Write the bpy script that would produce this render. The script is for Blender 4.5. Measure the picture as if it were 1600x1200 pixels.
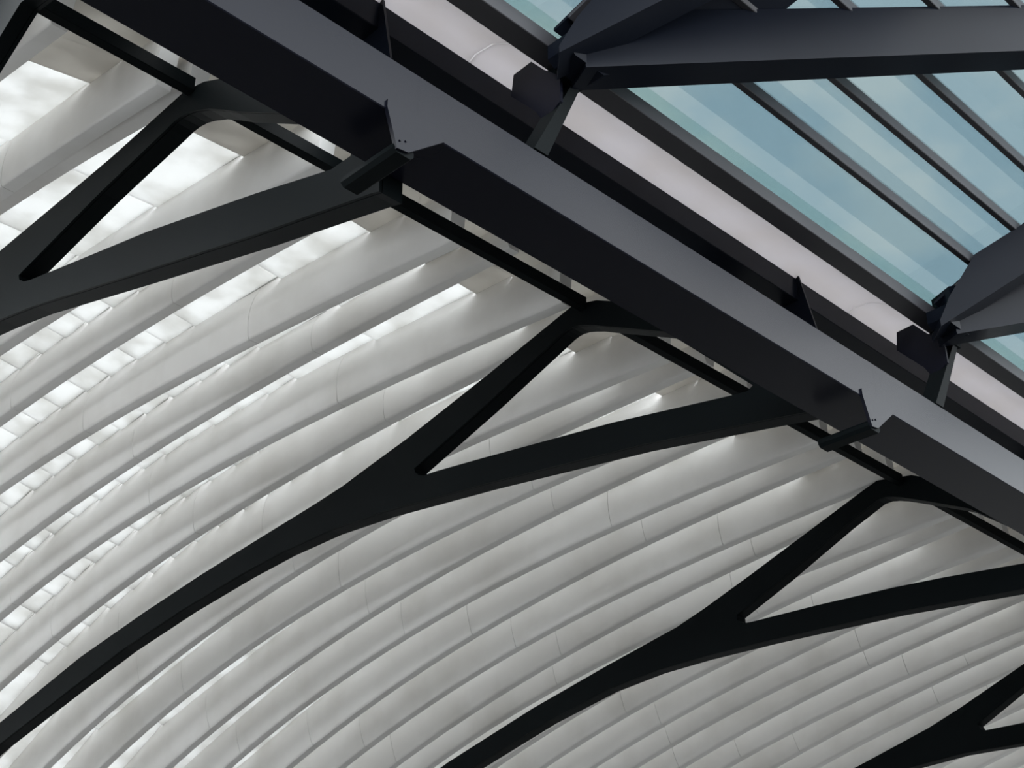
import bpy, bmesh, math, random
from mathutils import Vector, Matrix
from mathutils.geometry import tessellate_polygon

random.seed(7)
scene = bpy.context.scene
C = scene.collection
for o in list(bpy.data.objects):
    bpy.data.objects.remove(o, do_unlink=True)

# ------------------------------------------------------------------ camera
# World: X runs along the spine girder, Y from the viewer across to the white vault, Z up (metres).
cam_data = bpy.data.cameras.new('camera')
cam = bpy.data.objects.new('camera', cam_data)
C.objects.link(cam)
cam_data.sensor_width = 36.0
cam_data.lens = 49.995
cam_data.clip_end = 1000
R = Matrix(((0.7085333, -0.7056773, 0.0),
            (-0.3417631, -0.3431463, 0.8748992),
            (-0.6173965, -0.6198952, -0.4843051)))
cam.matrix_world = Matrix.Translation((0, 0, 1.6)) @ R.transposed().to_4x4()
scene.camera = cam

# ------------------------------------------------------------------ sky
world = bpy.data.worlds.new('sky')
scene.world = world
world.use_nodes = True
wn = world.node_tree
wn.nodes.clear()
w_out = wn.nodes.new('ShaderNodeOutputWorld')
w_bg = wn.nodes.new('ShaderNodeBackground')
w_tc = wn.nodes.new('ShaderNodeTexCoord')
w_map = wn.nodes.new('ShaderNodeMapping')
w_noise = wn.nodes.new('ShaderNodeTexNoise')
w_ramp = wn.nodes.new('ShaderNodeValToRGB')
w_map.inputs['Scale'].default_value = (1.0, 1.0, 1.6)
w_noise.inputs['Scale'].default_value = 9.0
w_map.inputs['Location'].default_value = (0.35, 0.1, 0.0)
w_noise.inputs['Detail'].default_value = 5.0
w_noise.inputs['Roughness'].default_value = 0.5
w_ramp.color_ramp.elements[0].position = 0.45
w_ramp.color_ramp.elements[0].color = (0.78, 0.86, 0.91, 1)
w_ramp.color_ramp.elements[1].position = 0.60
w_ramp.color_ramp.elements[1].color = (1.0, 0.985, 0.965, 1)
wn.links.new(w_tc.outputs['Generated'], w_map.inputs['Vector'])
wn.links.new(w_map.outputs['Vector'], w_noise.inputs['Vector'])
wn.links.new(w_noise.outputs['Fac'], w_ramp.inputs['Fac'])
wn.links.new(w_ramp.outputs['Color'], w_bg.inputs['Color'])
w_bg.inputs['Strength'].default_value = 1.0
wn.links.new(w_bg.outputs['Background'], w_out.inputs['Surface'])

scene.view_settings.view_transform = 'Standard'
scene.view_settings.look = 'None'
scene.view_settings.gamma = 1.0
scene.view_settings.use_curve_mapping = False
scene.view_settings.exposure = 2.28


# ------------------------------------------------------------------ materials
def new_mat(name):
    m = bpy.data.materials.new(name)
    m.use_nodes = True
    m.node_tree.nodes.clear()
    return m, m.node_tree.nodes, m.node_tree.links


def painted(name, col_a, col_b, rough, scale=1.2, bump=0.0, spec=0.5, detail=4.0, stretch=(1, 1, 1), pos=(0.35, 0.7)):
    """Opaque paint whose colour wanders between two tones, with a fine relief."""
    m, n, l = new_mat(name)
    out = n.new('ShaderNodeOutputMaterial')
    b = n.new('ShaderNodeBsdfPrincipled')
    tc = n.new('ShaderNodeTexCoord')
    mp = n.new('ShaderNodeMapping')
    mp.inputs['Scale'].default_value = stretch
    nz = n.new('ShaderNodeTexNoise')
    nz.inputs['Scale'].default_value = scale
    nz.inputs['Detail'].default_value = detail
    rp = n.new('ShaderNodeValToRGB')
    rp.color_ramp.elements[0].position = pos[0]
    rp.color_ramp.elements[0].color = (*col_a, 1)
    rp.color_ramp.elements[1].position = pos[1]
    rp.color_ramp.elements[1].color = (*col_b, 1)
    l.new(tc.outputs['Object'], mp.inputs['Vector'])
    l.new(mp.outputs['Vector'], nz.inputs['Vector'])
    l.new(nz.outputs['Fac'], rp.inputs['Fac'])
    l.new(rp.outputs['Color'], b.inputs['Base Color'])
    b.inputs['Roughness'].default_value = rough
    b.inputs['Specular IOR Level'].default_value = spec
    if bump:
        bp = n.new('ShaderNodeBump')
        bp.inputs['Strength'].default_value = bump
        bp.inputs['Distance'].default_value = 0.02
        nz2 = n.new('ShaderNodeTexNoise')
        nz2.inputs['Scale'].default_value = 2.5
        nz2.inputs['Detail'].default_value = 3
        l.new(tc.outputs['Object'], nz2.inputs['Vector'])
        l.new(nz2.outputs['Fac'], bp.inputs['Height'])
        l.new(bp.outputs['Normal'], b.inputs['Normal'])
    l.new(b.outputs['BSDF'], out.inputs['Surface'])
    return m


def frosted(name, col, diff, mix, sh=0.8):
    """White panel that lets daylight glow through."""
    m, n, l = new_mat(name)
    out = n.new('ShaderNodeOutputMaterial')
    tr = n.new('ShaderNodeBsdfTranslucent')
    df = n.new('ShaderNodeBsdfDiffuse')
    mx = n.new('ShaderNodeMixShader')
    tc = n.new('ShaderNodeTexCoord')
    nz = n.new('ShaderNodeTexNoise')
    nz.inputs['Scale'].default_value = 1.3
    nz.inputs['Detail'].default_value = 4
    rp = n.new('ShaderNodeValToRGB')
    rp.color_ramp.elements[0].position = 0.35
    rp.color_ramp.elements[0].color = (col[0] * sh, col[1] * sh * .99, col[2] * sh * .97, 1)
    rp.color_ramp.elements[1].position = 0.6
    rp.color_ramp.elements[1].color = (*col, 1)
    l.new(tc.outputs['Object'], nz.inputs['Vector'])
    l.new(nz.outputs['Fac'], rp.inputs['Fac'])
    l.new(rp.outputs['Color'], tr.inputs['Color'])
    df.inputs['Color'].default_value = (*diff, 1)
    mx.inputs[0].default_value = mix
    l.new(df.outputs[0], mx.inputs[1])
    l.new(tr.outputs[0], mx.inputs[2])
    l.new(mx.outputs[0], out.inputs['Surface'])
    return m


def glassy(name, tint, gloss=1.0):
    m, n, l = new_mat(name)
    out = n.new('ShaderNodeOutputMaterial')
    tp = n.new('ShaderNodeBsdfTransparent')
    tp.inputs['Color'].default_value = (*tint, 1)
    if gloss:
        gl = n.new('ShaderNodeBsdfGlossy')
        gl.inputs['Roughness'].default_value = 0.02
        gl.inputs['Color'].default_value = (0.9, 0.95, 0.95, 1)
        mx = n.new('ShaderNodeMixShader')
        mx.inputs[0].default_value = 0.05
        l.new(tp.outputs[0], mx.inputs[1])
        l.new(gl.outputs[0], mx.inputs[2])
        l.new(mx.outputs[0], out.inputs['Surface'])
    else:
        l.new(tp.outputs[0], out.inputs['Surface'])
    return m


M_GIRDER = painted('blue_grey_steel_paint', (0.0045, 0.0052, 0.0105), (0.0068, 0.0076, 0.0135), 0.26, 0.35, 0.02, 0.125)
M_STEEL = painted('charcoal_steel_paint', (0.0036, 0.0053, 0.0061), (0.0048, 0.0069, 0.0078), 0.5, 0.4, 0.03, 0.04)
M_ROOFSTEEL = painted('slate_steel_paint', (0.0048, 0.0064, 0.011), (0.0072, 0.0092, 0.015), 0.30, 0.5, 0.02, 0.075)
M_BAR = painted('grey_glazing_bar_paint', (0.036, 0.035, 0.041), (0.048, 0.047, 0.053), 0.4, 0.8, 0, 0.4)
M_RIB = painted('white_rib_paint', (0.80, 0.78, 0.755), (0.90, 0.885, 0.87), 0.5, 0.55, 0.05, 0.35, 5, pos=(0.3, 0.55))
M_OPAQUE = frosted('stained_white_panel', (0.46, 0.445, 0.42), (0.74, 0.72, 0.69), 0.40, 0.72)
M_COVER = painted('grey_cover_paint', (0.30, 0.29, 0.28), (0.55, 0.54, 0.52), 0.6, 1.4)
M_DECK = frosted('frosted_white_roof_panel', (0.60, 0.60, 0.595), (0.86, 0.86, 0.85), 0.74)
M_SOFFIT = frosted('frosted_white_soffit', (0.53, 0.51, 0.52), (0.8, 0.79, 0.79), 0.6, 0.95)
M_GLASS = glassy('pale_green_glass', (0.275, 0.318, 0.330))
M_BAND_A = glassy('green_reflection_tint', (0.84, 0.905, 0.885), 0)  # tints that stand in for bands of reflected light
M_BAND_B = glassy('blue_reflection_tint', (0.86, 0.90, 0.92), 0)
M_WALL = painted('dark_unseen_wall', (0.02, 0.02, 0.02), (0.03, 0.03, 0.03), 0.8, 0.5)
M_FLOOR = painted('dark_stone_floor', (0.07, 0.069, 0.066), (0.10, 0.098, 0.094), 0.6, 0.5)


# ------------------------------------------------------------------ helpers
def mesh_obj(name, verts, faces, mat, parent=None, smooth=False):
    me = bpy.data.meshes.new(name)
    me.from_pydata([tuple(v) for v in verts], [], faces)
    bm = bmesh.new()
    bm.from_mesh(me)
    bmesh.ops.recalc_face_normals(bm, faces=bm.faces)
    bm.to_mesh(me)
    bm.free()
    if smooth:
        me.polygons.foreach_set('use_smooth', [True] * len(me.polygons))
        me.set_sharp_from_angle(angle=math.radians(38))
    me.materials.append(mat)
    o = bpy.data.objects.new(name, me)
    C.objects.link(o)
    if parent:
        o.parent = parent
        o.matrix_parent_inverse = Matrix.Translation(-Vector(parent.location))
    return o


def tag(o, label, cat, group=None):
    o['label'] = label
    o['category'] = cat
    if group:
        o['group'] = group
    return o


def structure(o, label=None):
    o['kind'] = 'structure'
    if label:
        o['label'] = label
    return o


def empty(name, loc):
    o = bpy.data.objects.new(name, None)
    C.objects.link(o)
    o.location = loc
    o.empty_display_size = 0.2
    return o


BOX_F = [(0, 1, 3, 2), (4, 6, 7, 5), (0, 4, 5, 1), (2, 3, 7, 6), (0, 2, 6, 4), (1, 5, 7, 3)]


def box(name, x, y, z, mat, parent=None):
    v = [(a, b, c) for a in x for b in y for c in z]
    return mesh_obj(name, v, BOX_F, mat, parent)


def bevel_box(name, x, y, z, mat, parent=None, r=0.012):
    """A long box along X with chamfered edges."""
    (y0, y1), (z0, z1) = y, z
    sec = [(y0 + r, z0), (y1 - r, z0), (y1, z0 + r), (y1, z1 - r), (y1 - r, z1), (y0 + r, z1), (y0, z1 - r), (y0, z0 + r)]
    return prism(name, sec, None, x[0], x[1], mat, parent)


def prism(name, outer, hole, x0, x1, mat, parent=None, smooth=False):
    """Extrude a (y, z) outline, with an optional hole, from x0 to x1."""
    loops = [outer] + ([hole] if hole else [])
    pts = [p for lp in loops for p in lp]
    tris = tessellate_polygon([[Vector((0, p[0], p[1])) for p in lp] for lp in loops])
    n = len(pts)
    verts = [(x0, p[0], p[1]) for p in pts] + [(x1, p[0], p[1]) for p in pts]
    faces = [tuple(t) for t in tris] + [tuple(i + n for i in reversed(t)) for t in tris]
    s = 0
    for lp in loops:
        k = len(lp)
        for i in range(k):
            a, b = s + i, s + (i + 1) % k
            faces.append((a, b, b + n, a + n))
        s += k
    return mesh_obj(name, verts, faces, mat, parent, smooth)


def sweep(name, p0, d, length, u, v, rect, mat, parent=None):
    """Bar from p0 along d; rect = (u0, u1, v0, v1) in the two cross directions."""
    p0, d, u, v = Vector(p0), Vector(d), Vector(u), Vector(v)
    vs = []
    for t in (0, length):
        for a in rect[:2]:
            for b in rect[2:]:
                vs.append(p0 + d * t + u * a + v * b)
    return mesh_obj(name, vs, BOX_F, mat, parent)


def plate_y(name, poly_xz, y0, y1, mat, parent=None):
    """Extrude an (x, z) outline from y0 to y1."""
    n = len(poly_xz)
    vs = [(x, y0, z) for x, z in poly_xz] + [(x, y1, z) for x, z in poly_xz]
    fs = [tuple(range(n)), tuple(range(2 * n - 1, n - 1, -1))]
    fs += [(i, (i + 1) % n, (i + 1) % n + n, i + n) for i in range(n)]
    return mesh_obj(name, vs, fs, mat, parent)


ORD = ['first', 'second', 'third', 'fourth', 'fifth', 'sixth', 'seventh', 'eighth', 'ninth', 'tenth', 'eleventh',
       'twelfth', 'thirteenth', 'fourteenth', 'fifteenth', 'sixteenth', 'seventeenth', 'eighteenth']

# ------------------------------------------------------------------ setting: floor
fl = mesh_obj('floor', [(-90, -90, 0), (130, -90, 0), (130, 130, 0), (-90, 130, 0)], [(0, 1, 2, 3)], M_FLOOR)
structure(fl, 'grey stone floor of the hall below the roof')
for nm, x, y, h, lb in (('unseen_wall_left', (-17.4, -17), (-24, 62), 10.0, 'unseen dark end wall behind the viewer, added to cut horizon light'),  # out-of-view walls, added to keep low sky light off the steel
                        ('unseen_wall_right', (72, 72.4), (-24, 62), 13.0, 'unseen dark far end wall, added to cut horizon light'),
                        ('unseen_wall_back', (-17, 72), (-24.4, -24), 10.0, 'unseen dark long wall behind the viewer, added to cut horizon light')):
    v = [(a, b, c) for a in x for b in y for c in (0, h)]
    structure(mesh_obj(nm, v, BOX_F, M_WALL), lb)

# ------------------------------------------------------------------ vault shape
# each rib: plane x, lower edge z = c0 + c1 u + c2 u^2 + c3 u^3 with u = (y - 20) / 10
WIDE = [
    (4.10, (14.40, 1.20, -0.70, -0.2)),
    (6.95, (14.83, 1.10, -0.67, -0.2)),
    (9.58, (14.871, 0.925, -0.658, -0.2)),
    (12.13, (14.524, 0.607, -0.517, -0.2)),
    (14.54, (14.284, 0.248, -0.603, -0.2)),
    (17.10, (14.055, -0.131, -0.647, -0.2)),
    (19.60, (14.007, -0.392, -0.661, -0.2)),
    (21.95, (13.795, -0.797, -0.737, -0.2)),
    (24.35, (13.577, -1.115, -0.728, -0.2)),
    (26.90, (13.569, -1.084, -0.688, -0.2)),
    (29.20, (13.333, -1.464, -0.782, -0.2)),
    (31.50, (13.172, -1.678, -0.741, -0.2)),
    (33.80, (12.973, -1.831, -0.752, -0.2)),
    (36.10, (12.809, -2.161, -0.691, -0.2)),
]
NARROW = [
    (5.45, (14.90, 1.10, -0.70, -0.143)),
    (7.45, (15.30, 1.20, -0.90, -0.143)),
    (10.86, (14.91, 0.435, -0.606, -0.143)),
    (13.35, (14.614, 0.02, -0.534, -0.143)),
    (15.84, (14.403, -0.308, -0.587, -0.143)),
    (18.35, (14.183, -0.563, -0.631, -0.143)),
    (20.77, (14.034, -0.865, -0.693, -0.143)),
    (23.15, (13.785, -1.163, -0.759, -0.143)),
    (25.62, (13.637, -1.403, -0.655, -0.143)),
    (28.05, (13.477, -1.563, -0.654, -0.143)),
    (30.35, (13.255, -1.786, -0.627, -0.143)),
    (32.65, (13.136, -1.947, -0.664, -0.143)),
    (34.95, (12.937, -2.207, -0.663, -0.143)),
]
for i in range(3):
    x, c = WIDE[-1]
    WIDE.append((x + 2.3, (c[0] - .17, c[1] - .26, c[2], c[3])))
    x, c = NARROW[-1]
    NARROW.append((x + 2.3, (c[0] - .17, c[1] - .24, c[2], c[3])))


def poly(c, y):
    u = (y - 20) / 10
    return c[0] + c[1] * u + c[2] * u * u + c[3] * u ** 3


def z_wide(x, y):
    """Lower edge of the wide ribs, interpolated along the hall."""
    for (xa, ca), (xb, cb) in zip(WIDE, WIDE[1:]):
        if x <= xb or xb == WIDE[-1][0]:
            t = (x - xa) / (xb - xa)
            return poly(ca, y) * (1 - t) + poly(cb, y) * t


DEPTH = 1.0


def z_deck(x, y):
    rx = min(1.0, max(0.0, (x - 13.6) / 4.0))
    ry = min(1.0, max(0.0, (y - 15.5) / 4.5))
    return z_wide(x, y) + DEPTH - 0.12 * rx + 0.42 * rx * ry


Y_START, Y_END = 13.25, 44.0
RIB_T = 0.21


def rib(x, c, kind, label):
    root = empty('white_rib', (x, Y_START, poly(c, Y_START)))
    tag(root, label, 'roof rib', 'white curved ribs of the vault')
    ends = [Y_START]
    y = Y_START + 4.2 + random.random() * 2.0
    while y < Y_END - 2:
        ends.append(y)
        y += 5.6 + random.random() * 1.2
    ends.append(Y_END)
    for a, b in zip(ends, ends[1:]):
        n = max(4, int((b - a) / 0.8))
        rings = []
        for i in range(n + 1):
            y = a + (b - a) * i / n
            if i == 0 and a > Y_START:
                y += 0.006
            if i == n and b < Y_END:
                y -= 0.006
            z = poly(c, y)
            if z < 1.0:
                break
            dz = (poly(c, y + .05) - poly(c, y - .05)) / .1
            nl = math.hypot(1, dz)
            ny, nz = -dz / nl, 1 / nl
            d = max(0.35, (z_deck(x, y) - z) * nz)
            ring = []
            e = 1 + .19 / d
            prof = [(0, 0), (-RIB_T + .02, 0), (-RIB_T, .012), (-RIB_T - .02, .05), (-RIB_T - .048, .18), (-RIB_T - .068, .34),
                    (-RIB_T - .07, .50), (-RIB_T - .055, .66), (-RIB_T - .015, .83), (-RIB_T + .06, 1.0), (-RIB_T + .09, e), (0, e)]
            for dx, f in prof:
                h = f * d
                ring.append((x + dx, y + ny * h, z + nz * h))
            rings.append(ring)
        if len(rings) < 2:
            break
        m = len(rings[0])
        vs = [p for r in rings for p in r]
        fs = [tuple(range(m)), tuple(range((len(rings) - 1) * m, len(rings) * m))]
        for i in range(len(rings) - 1):
            for j in range(m):
                fs.append((i * m + j, i * m + (j + 1) % m, (i + 1) * m + (j + 1) % m, (i + 1) * m + j))
        mesh_obj('rib_segment', vs, fs, M_RIB, root, True)
    return root


all_x = sorted([(x, c, 'wide') for x, c in WIDE] + [(x, c, 'narrow') for x, c in NARROW])
cnt = {'wide': 0, 'narrow': 0}
for x, c, kind in all_x:
    if x < 5:                  # just outside the picture, it shades the first bay
        rib(x, c, kind, 'deep white curved vault rib just outside the upper left corner')
        continue
    i = cnt[kind]
    cnt[kind] += 1
    lab = {'wide': 'deep white curved vault rib, %s of the deep ribs from the upper left corner',
           'narrow': 'shallow white curved vault rib, %s of the shallow ribs from the upper left corner'}[kind] % ORD[i]
    rib(x, c, kind, lab)

# ------------------------------------------------------------------ roof deck between the ribs (setting)
ceil = empty('ceiling', (20, 20, 15))
structure(ceil, 'white panelled roof deck resting on the curved ribs')


def deck_panel(x0, x1, y0, y1, step, mat, name='panel'):
    g = 0.008
    vs = []
    for x in (x0, x1):
        for y, s in ((y0 + g, step), (y1 - g, 0.0)):
            for dz in (0.0, 0.035):
                vs.append((x, y, z_deck(x, y) + s + dz))
    return mesh_obj(name, vs, BOX_F, mat, ceil)


for (xa, ca, ka), (xb, cb, kb) in zip(all_x, all_x[1:]):
    x0, x1 = xa - 0.14, xb - 0.14
    deck_panel(x0, x1, 13.25, 14.45, 0.0, M_OPAQUE)
    deck_panel(x0, x1, 14.45, 15.35, 0.03, M_OPAQUE)
    y = 15.35
    fine = xa < 16.5
    while y < Y_END:
        step = (2.5 if y < 20 else 0.95 if y < 34 else 12.0) if fine else 10.0
        step *= random.uniform(.9, 1.1)
        y2 = min(Y_END, y + step)
        if z_deck(xb, y2) < 2:
            break
        deck_panel(x0, x1, y, y2, random.uniform(0.05, 0.15), M_DECK)
        y = y2

for (xa, ca, ka), (xb, cb, kb) in zip(all_x, all_x[1:]):
    if ka == 'wide':  # hidden cover, added to keep sky light off the rib ends
        prism('added_roof_cover', [(13.24, 14.98), (13.24, 15.02), (10.3, 13.2), (10.3, 13.16)], None, xa - .14, xb + 1.1, M_COVER, ceil)

# ------------------------------------------------------------------ spine girder
X_MIN, X_MAX = -1.5, 52.0
TAB_X = [6.51, 14.51]
g = empty('box_girder', (14.5, 8.6, 10.32))
tag(g, 'long blue-grey steel box girder running diagonally across the whole picture', 'girder')
cuts = [X_MIN, 6.9, 14.9, 22.9, 30.9, 38.9, X_MAX]
for a, b in zip(cuts, cuts[1:]):
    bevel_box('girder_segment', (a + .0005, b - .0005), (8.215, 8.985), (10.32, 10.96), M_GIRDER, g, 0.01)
for tx in (6.51, 14.51, 22.51):
    tab = plate_y('joint_plate', [(tx, 10.33), (tx + .14, 9.92), (tx + .28, 9.94), (tx + .72, 10.31), (tx + .72, 10.42), (tx, 10.42)],
                  8.19, 8.235, M_GIRDER, g)
    for bx, bz in ((.17, 10.02), (.24, 10.05)):
        ring = [(tx + bx + .012 * math.cos(math.pi * i / 3), bz + .012 * math.sin(math.pi * i / 3)) for i in range(6)]
        plate_y('bolt', ring, 8.178, 8.19, M_GIRDER, tab)
    # pin block under the joint plate, reaching back under the girder
    ring = [(tx + .16, 9.90), (tx + .33, 9.90), (tx + .37, 9.94), (tx + .37, 9.99), (tx + .33, 10.03), (tx + .16, 10.03), (tx + .12, 9.99), (tx + .12, 9.94)]
    plate_y('pin_block', ring, 8.22, 9.0, M_STEEL, g)

# ------------------------------------------------------------------ set-back upper beam with fins
ub = empty('upper_beam', (14.5, 9.8, 12.72))
tag(ub, 'dark grey set-back steel beam with small fins behind the main girder', 'beam')
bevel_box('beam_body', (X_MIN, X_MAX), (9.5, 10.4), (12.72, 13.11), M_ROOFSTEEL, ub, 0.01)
for k in range(4):
    fx = 7.36 + 8 * k
    prism('fin', [(9.52, 13.15), (9.46, 13.15), (9.26, 12.15), (9.26, 11.3), (9.8, 11.3), (9.8, 12.72), (9.52, 12.72)], None,
          fx, fx + .035, M_ROOFSTEEL, ub)

# white glowing strip above it, one panel per bay
wb = empty('white_soffit_band', (14.5, 9.3, 13.2))
tag(wb, 'long pale white soffit strip between the dark upper beam and the skylight edge', 'soffit strip')
for k in range(-1, 6):
    a, b = 8.75 + 8 * (k - 1) + .01, 8.75 + 8 * k - .01
    sec = [(9.6, 13.05), (9.4, 13.16), (9.1, 13.13), (8.8, 12.95), (8.5, 12.72), (8.285, 12.50), (8.285, 12.54), (8.48, 12.76), (8.78, 12.99), (9.1, 13.17), (9.42, 13.20), (9.64, 13.08)]
    prism('soffit_panel', sec, None, a, b, M_SOFFIT, wb, True)

# ------------------------------------------------------------------ skylight edge beam, struts, gussets
eb = empty('skylight_edge_beam', (14.5, 8.1, 12.24))
tag(eb, 'slim dark steel beam along the lower edge of the glass skylight', 'beam')
for k in range(-1, 6):
    a, b = 8.75 + 8 * (k - 1) + .006, 8.75 + 8 * k - .006
    bevel_box('beam_segment', (a, b), (8.0, 8.275), (12.24, 12.455), M_BAR, eb, 0.008)

STRUT_LAB = ['short leaning dark steel strut on the girder, upper left of the two full struts',
             'short leaning dark steel strut on the girder, lower right of the two full struts']
for k in range(2):
    ox = 8.0 * k
    st = empty('roof_strut', (8.6 + ox, 8.33, 10.96))
    tag(st, STRUT_LAB[k], 'strut', 'roof struts on the girder')
    b0 = [(8.50, 8.20), (8.70, 8.20), (8.70, 8.47), (8.50, 8.47)]
    t0 = [(8.92, 8.00), (9.04, 8.00), (9.04, 8.27), (8.92, 8.27)]
    vs = [(x + ox, y, 10.965) for x, y in b0] + [(x + ox, y, 12.0) for x, y in t0]
    fs = [(0, 1, 2, 3), (4, 5, 6, 7), (0, 1, 5, 4), (1, 2, 6, 5), (2, 3, 7, 6), (3, 0, 4, 7)]
    mesh_obj('strut_body', vs, fs, M_STEEL, st)
    box('head_block', (8.80 + ox, 9.10 + ox), (7.98, 8.30), (12.0, 12.24), M_STEEL, st)
    prism('gusset_plate', [(8.76, 12.45), (8.48, 12.47), (8.29, 12.235), (8.05, 12.0), (8.05, 11.65), (8.30, 11.50), (8.42, 11.72), (8.80, 12.16)],
          None, 8.75 + ox, 8.79 + ox, M_GIRDER, st)

# ------------------------------------------------------------------ skylight: sloping glass, bars along X, two diagonal beams per node
PITCH = 0.535


def bar_y(i):
    return 8.0 - 0.63 - PITCH * (i - 1) + 0.0


win_x = [(-2.0, 9.6), (9.6, 17.6), (17.6, 30.0)]
for n, (xa, xb) in enumerate(win_x):
    w = structure(empty('window_%d' % (n + 1), ((xa + xb) / 2, 7, 13)),
                  ['pale green glass skylight bay at the top left', 'large pale green glass skylight bay with sloping bars',
                   'pale green glass skylight bay at the lower right'][n])
    ys = [8.03] + [7.357 - PITCH * i for i in range(9)]
    for i in range(9):
        yt, yb = ys[i], ys[i + 1]
        zt, zb = 20.50 - yt, 20.50 - yb
        t = 0.012
        vs = [(x, y, z + d) for x in (xa + .0005, xb - .0005) for (y, z) in ((yt, zt), (yb, zb)) for d in (0, t)]
        mesh_obj('pane', vs, BOX_F, M_GLASS, w)
        if i > 0:
            y = ys[i]
            bevel_box('glazing_bar', (xa, xb), (y, y + .085), (20.312 - y, 20.312 - y + .186), M_BAR, w, 0.008)
    # reflected and seen-through light bands, painted as tinted strips on the lower panes
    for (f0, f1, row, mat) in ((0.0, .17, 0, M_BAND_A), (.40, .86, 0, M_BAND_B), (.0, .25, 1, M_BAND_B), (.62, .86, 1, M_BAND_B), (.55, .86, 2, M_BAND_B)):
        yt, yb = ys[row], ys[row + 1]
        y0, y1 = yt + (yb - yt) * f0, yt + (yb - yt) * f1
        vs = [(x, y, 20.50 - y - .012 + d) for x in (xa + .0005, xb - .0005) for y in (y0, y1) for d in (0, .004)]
        mesh_obj('reflection_tint_band', vs, BOX_F, mat, w)

A_DIR = Vector((0.864, -0.357, 0.357)).normalized()
B_DIR = Vector((0.60, -0.565, 0.565)).normalized()


def side(d):
    q = Vector((-d.y, d.x, 0))
    return q.normalized()


UP = Vector((0, 0, 1))
A_LAB = ['wide slate steel roof beam crossing the skylight level at the top right', 'slate steel roof beam at the right edge below the large glass bay']
B_LAB = ['steel roof beam rising steeply from the upper node out of the top edge', 'steel roof beam rising from the lower node at the right edge']
for k in range(2):
    ox = Vector((7.72 * k, 0.03 * k, -0.03 * k))
    qa, qb = side(A_DIR), side(B_DIR)
    a = empty('roof_beam', Vector((8.98, 7.595, 12.005)) + ox)
    tag(a, A_LAB[k], 'roof beam', 'diagonal roof beams of the skylight')
    pa = Vector((8.982, 7.595, 12.005)) + ox
    sweep('beam_web', pa - A_DIR * .25, A_DIR, 12.0, qa, UP, (0, .40, 0, .775), M_ROOFSTEEL, a)
    sweep('bottom_flange', pa - A_DIR * .25, A_DIR, 12.0, qa, UP, (-.006, .406, -.02, 0), M_ROOFSTEEL, a)
    b = empty('roof_beam', Vector((8.44, 7.65, 11.95)) + ox)
    tag(b, B_LAB[k], 'roof beam', 'diagonal roof beams of the skylight')
    pb = Vector((8.439, 7.653, 11.947)) + ox
    sd = [(-.1, 0), (9, 0), (9, .74), (.7, .74), (.15, .36), (-.1, .08)]
    vs = [pb + B_DIR * t + UP * h for t, h in sd] + [pb + B_DIR * t + UP * h + qb * .42 for t, h in sd]
    fs = [tuple(range(6)), tuple(range(11, 5, -1))] + [(i, (i + 1) % 6, (i + 1) % 6 + 6, i + 6) for i in range(6)]
    mesh_obj('beam_web', vs, fs, M_ROOFSTEEL, b)
    sweep('bottom_flange', pb - B_DIR * .1, B_DIR, 9.0, qb, UP, (-.006, .426, -.02, 0), M_ROOFSTEEL, b)
    # cover plate closing the angle between the two beams at glass level
    cp = [[(8.56, 7.95), (9.95, 5.0), (12.4, 5.0), (11.2, 6.76), (9.3, 7.95)],
          [(16.44, 7.95), (18.45, 5.0), (20.4, 5.0), (19.2, 6.76), (17.3, 7.95)]][k]
    n = len(cp)
    vs = [(x, y, 20.40 - y) for x, y in cp] + [(x, y, 20.44 - y) for x, y in cp]
    fs = [tuple(range(n)), tuple(range(2 * n - 1, n - 1, -1))] + [(i, (i + 1) % n, (i + 1) % n + n, i + n) for i in range(n)]
    mesh_obj('cover_plate', vs, fs, M_ROOFSTEEL, b)
    e0, e1 = Vector((cp[0][0], cp[0][1], 20.36 - cp[0][1])), Vector((cp[1][0], cp[1][1], 20.36 - cp[1][1]))
    ed = (e1 - e0).normalized()
    sweep('glass_kerb', e0 + ed * .25, ed, (e1 - e0).length - .25, Vector((1, 0, 0)), UP, (-.02, .10, -.01, .04), M_BAR, b)
    nd = empty('roof_node', Vector((8.7, 7.8, 11.95)) + ox)
    tag(nd, ['dark steel node where two roof beams meet, near the top edge', 'dark steel node where two roof beams meet, near the right edge'][k],
        'steel node', 'roof nodes on the skylight edge')
    ring = [(8.50, 12.03), (8.60, 11.96), (9.05, 11.96), (9.15, 12.03), (9.15, 12.22), (8.50, 12.22)]
    plate_y('node_block', [(x + ox.x, z) for x, z in ring], 7.68, 7.99, M_ROOFSTEEL, nd)

# ------------------------------------------------------------------ purlin rail behind the girder
rl = empty('purlin_rail', (14.5, 12.97, 13.73))
tag(rl, 'slim black steel rail below the white ribs, parallel to the girder', 'rail')
for a, b in ((4.51, 7.09), (7.41, 14.54), (14.86, 23.99), (24.31, 33.39), (33.71, 50.0)):
    bevel_box('rail_segment', (a, b), (12.9, 13.05), (13.73, 13.95), M_STEEL, rl, 0.01)

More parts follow.
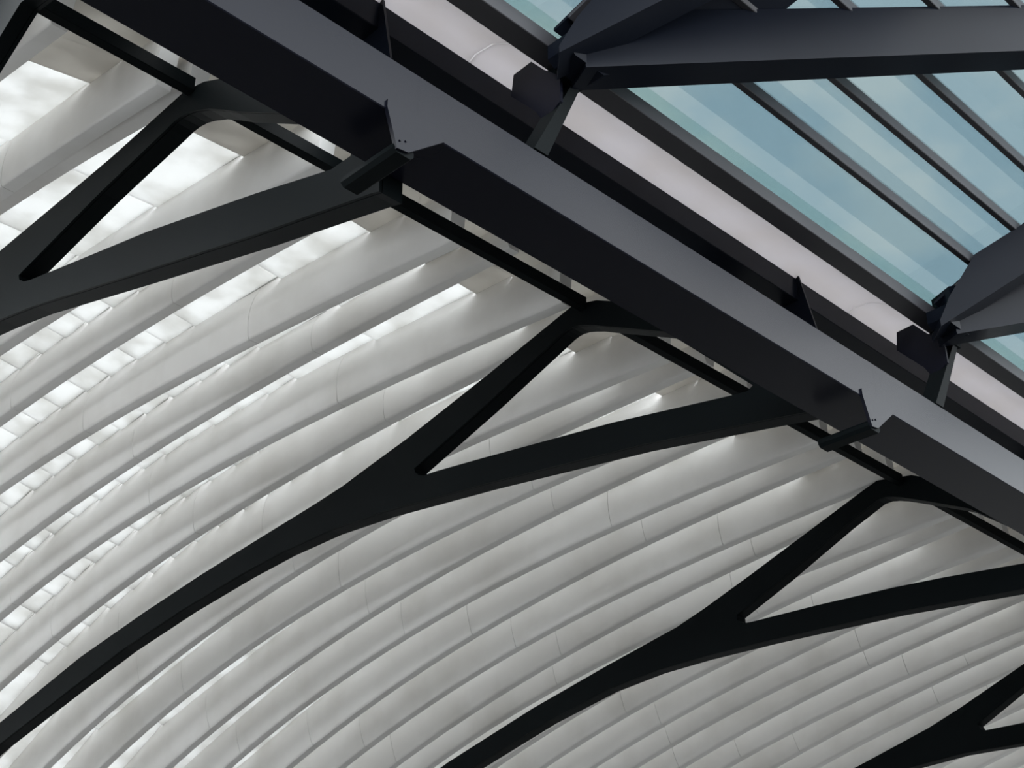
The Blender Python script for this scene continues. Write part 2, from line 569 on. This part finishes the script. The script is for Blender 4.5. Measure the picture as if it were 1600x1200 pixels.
# ------------------------------------------------------------------ forked steel frames
CH = [(12.7, 13.80), (11.3, 13.10), (9.5, 11.85), (9.0, 11.45), (9.0, 10.97)]
FRAMES = [
    (7.1,
     [(36, 11.3), (30, 12.7), (25, 13.4), (21, 13.7), (18.096, 13.771), (16.024, 13.778), (14.914, 13.79), (13.154, 13.889)],
     [(8.995, 10.08), (9.115, 10.119), (11.125, 10.62), (13.935, 11.38), (16.534, 12.096), (17.575, 12.33), (19.3, 12.65), (21, 12.8), (25, 12.6), (30, 12.0), (36, 10.7)],
     [(17.236, 12.931), (17.182, 12.829), (17.014, 12.719), (16.788, 12.646), (16.166, 12.496), (13.597, 11.885), (11.208, 11.221), (9.82, 10.80), (9.50, 10.80), (9.48, 10.95), (10.908, 12.203), (11.852, 12.779), (12.169, 12.996), (12.52, 13.22), (12.821, 13.372), (13.0, 13.44), (13.175, 13.476), (13.32, 13.48), (13.467, 13.457), (15.079, 13.279)]),
    (14.55,
     [(42, 7.5), (36, 9.4), (31.341, 10.652), (27.997, 11.433), (25.514, 11.83), (23.524, 12.10), (22.166, 12.25), (21.238, 12.349), (19.958, 12.482), (19.017, 12.60), (18.266, 12.75), (17.257, 12.94), (15.225, 13.416), (13.207, 13.928)],
     [(8.995, 10.40), (9.424, 10.488), (11.942, 10.945), (15.199, 11.399), (17.838, 11.714), (19.321, 11.82), (20.724, 11.81), (22.078, 11.72), (23.986, 11.52), (26.116, 11.206), (28.284, 10.76), (31.152, 10.128), (36, 8.85), (42, 6.9)],
     [(17.02, 12.281), (16.99, 12.20), (16.895, 12.11), (16.76, 12.06), (16.432, 12.034), (15.205, 11.876), (12.443, 11.501), (10.257, 11.122), (9.972, 11.083), (9.879, 11.138), (11.34, 12.632), (12.472, 13.209), (12.80, 13.38), (12.982, 13.455), (13.12, 13.505), (13.25, 13.525), (13.34, 13.52), (13.432, 13.501), (15.218, 12.859)]),
    (24.0,
     [(36, 6.9), (30, 9.35), (26.36, 10.527), (23.403, 11.283), (20.965, 11.80), (18.906, 12.2), (18.111, 12.43), (16.851, 12.845), (13.808, 13.90), (13.488, 13.999)],
     [(8.995, 10.66), (10.812, 10.93), (13.462, 11.165), (16.507, 11.312), (18.201, 11.36), (19.553, 11.35), (20.988, 11.23), (22.921, 10.878), (25.495, 10.233), (30, 8.75), (36, 6.4)],
     [(17.252, 12.063), (17.246, 11.946), (17.087, 11.84), (16.919, 11.82), (15.253, 11.762), (13.387, 11.662), (12.345, 11.576), (10.723, 11.405), (9.9, 11.30), (9.85, 11.38), (11.632, 12.798), (12.538, 13.25), (13.0, 13.47), (13.2, 13.545), (13.36, 13.585), (13.533, 13.582), (14.358, 13.268), (15.959, 12.571)]),
    (33.4,
     [(30, 7.0), (24.5, 9.7), (20.589, 11.012), (19.265, 11.365), (18.282, 11.63), (17.303, 11.965), (15.401, 12.698), (13.3, 13.6)],
     [(8.995, 10.25), (12, 10.60), (15.762, 10.776), (17.4, 10.82), (18.981, 10.731), (24.5, 9.2), (30, 6.5)],
     [(16.903, 11.459), (16.836, 11.333), (16.705, 11.275), (15.67, 11.265), (12.5, 11.13), (9.95, 10.98), (9.9, 11.05), (11.6, 12.4), (12.6, 12.95), (13.0, 13.12), (13.3, 13.15), (13.6, 13.03), (15.504, 12.148)]),
]
F_LAB = ['black forked steel frame at upper left, its stem cut off by the left edge',
         'black forked steel frame in the middle with its full curved stem in view',
         'black forked steel frame right of centre at the bottom edge',
         'black forked steel frame in the lower right corner, only its fork in view']
for (fx, up, low, hole), lab in zip(FRAMES, F_LAB):
    f = empty('forked_frame', (fx, 9.0, low[0][1]))
    tag(f, lab, 'steel frame', 'forked steel frames under the white vault')
    dz = up[-1][1] - 13.93
    outer = up + [(y, z + dz * max(0, (y - 9) / 4.2)) for y, z in CH] + low
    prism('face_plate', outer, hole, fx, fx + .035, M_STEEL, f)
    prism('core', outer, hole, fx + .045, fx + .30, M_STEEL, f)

# brace at the very top left
br = empty('diagonal_brace', (4.5, 12.5, 12.8))
tag(br, 'black steel brace filling the extreme upper left corner', 'brace')
BP = [(11.34, 12.50), (11.79, 12.60), (12.5, 12.16), (13.3, 11.66), (13.9, 12.4), (13.2, 13.65), (12.6, 13.9), (11.6, 13.0)]
prism('brace_plate', BP, None, 4.46, 4.50, M_STEEL, br)
prism('brace_core', [(y + (12.5 - y) * .03, z + (12.8 - z) * .03) for y, z in BP], None, 4.30, 4.455, M_STEEL, br)
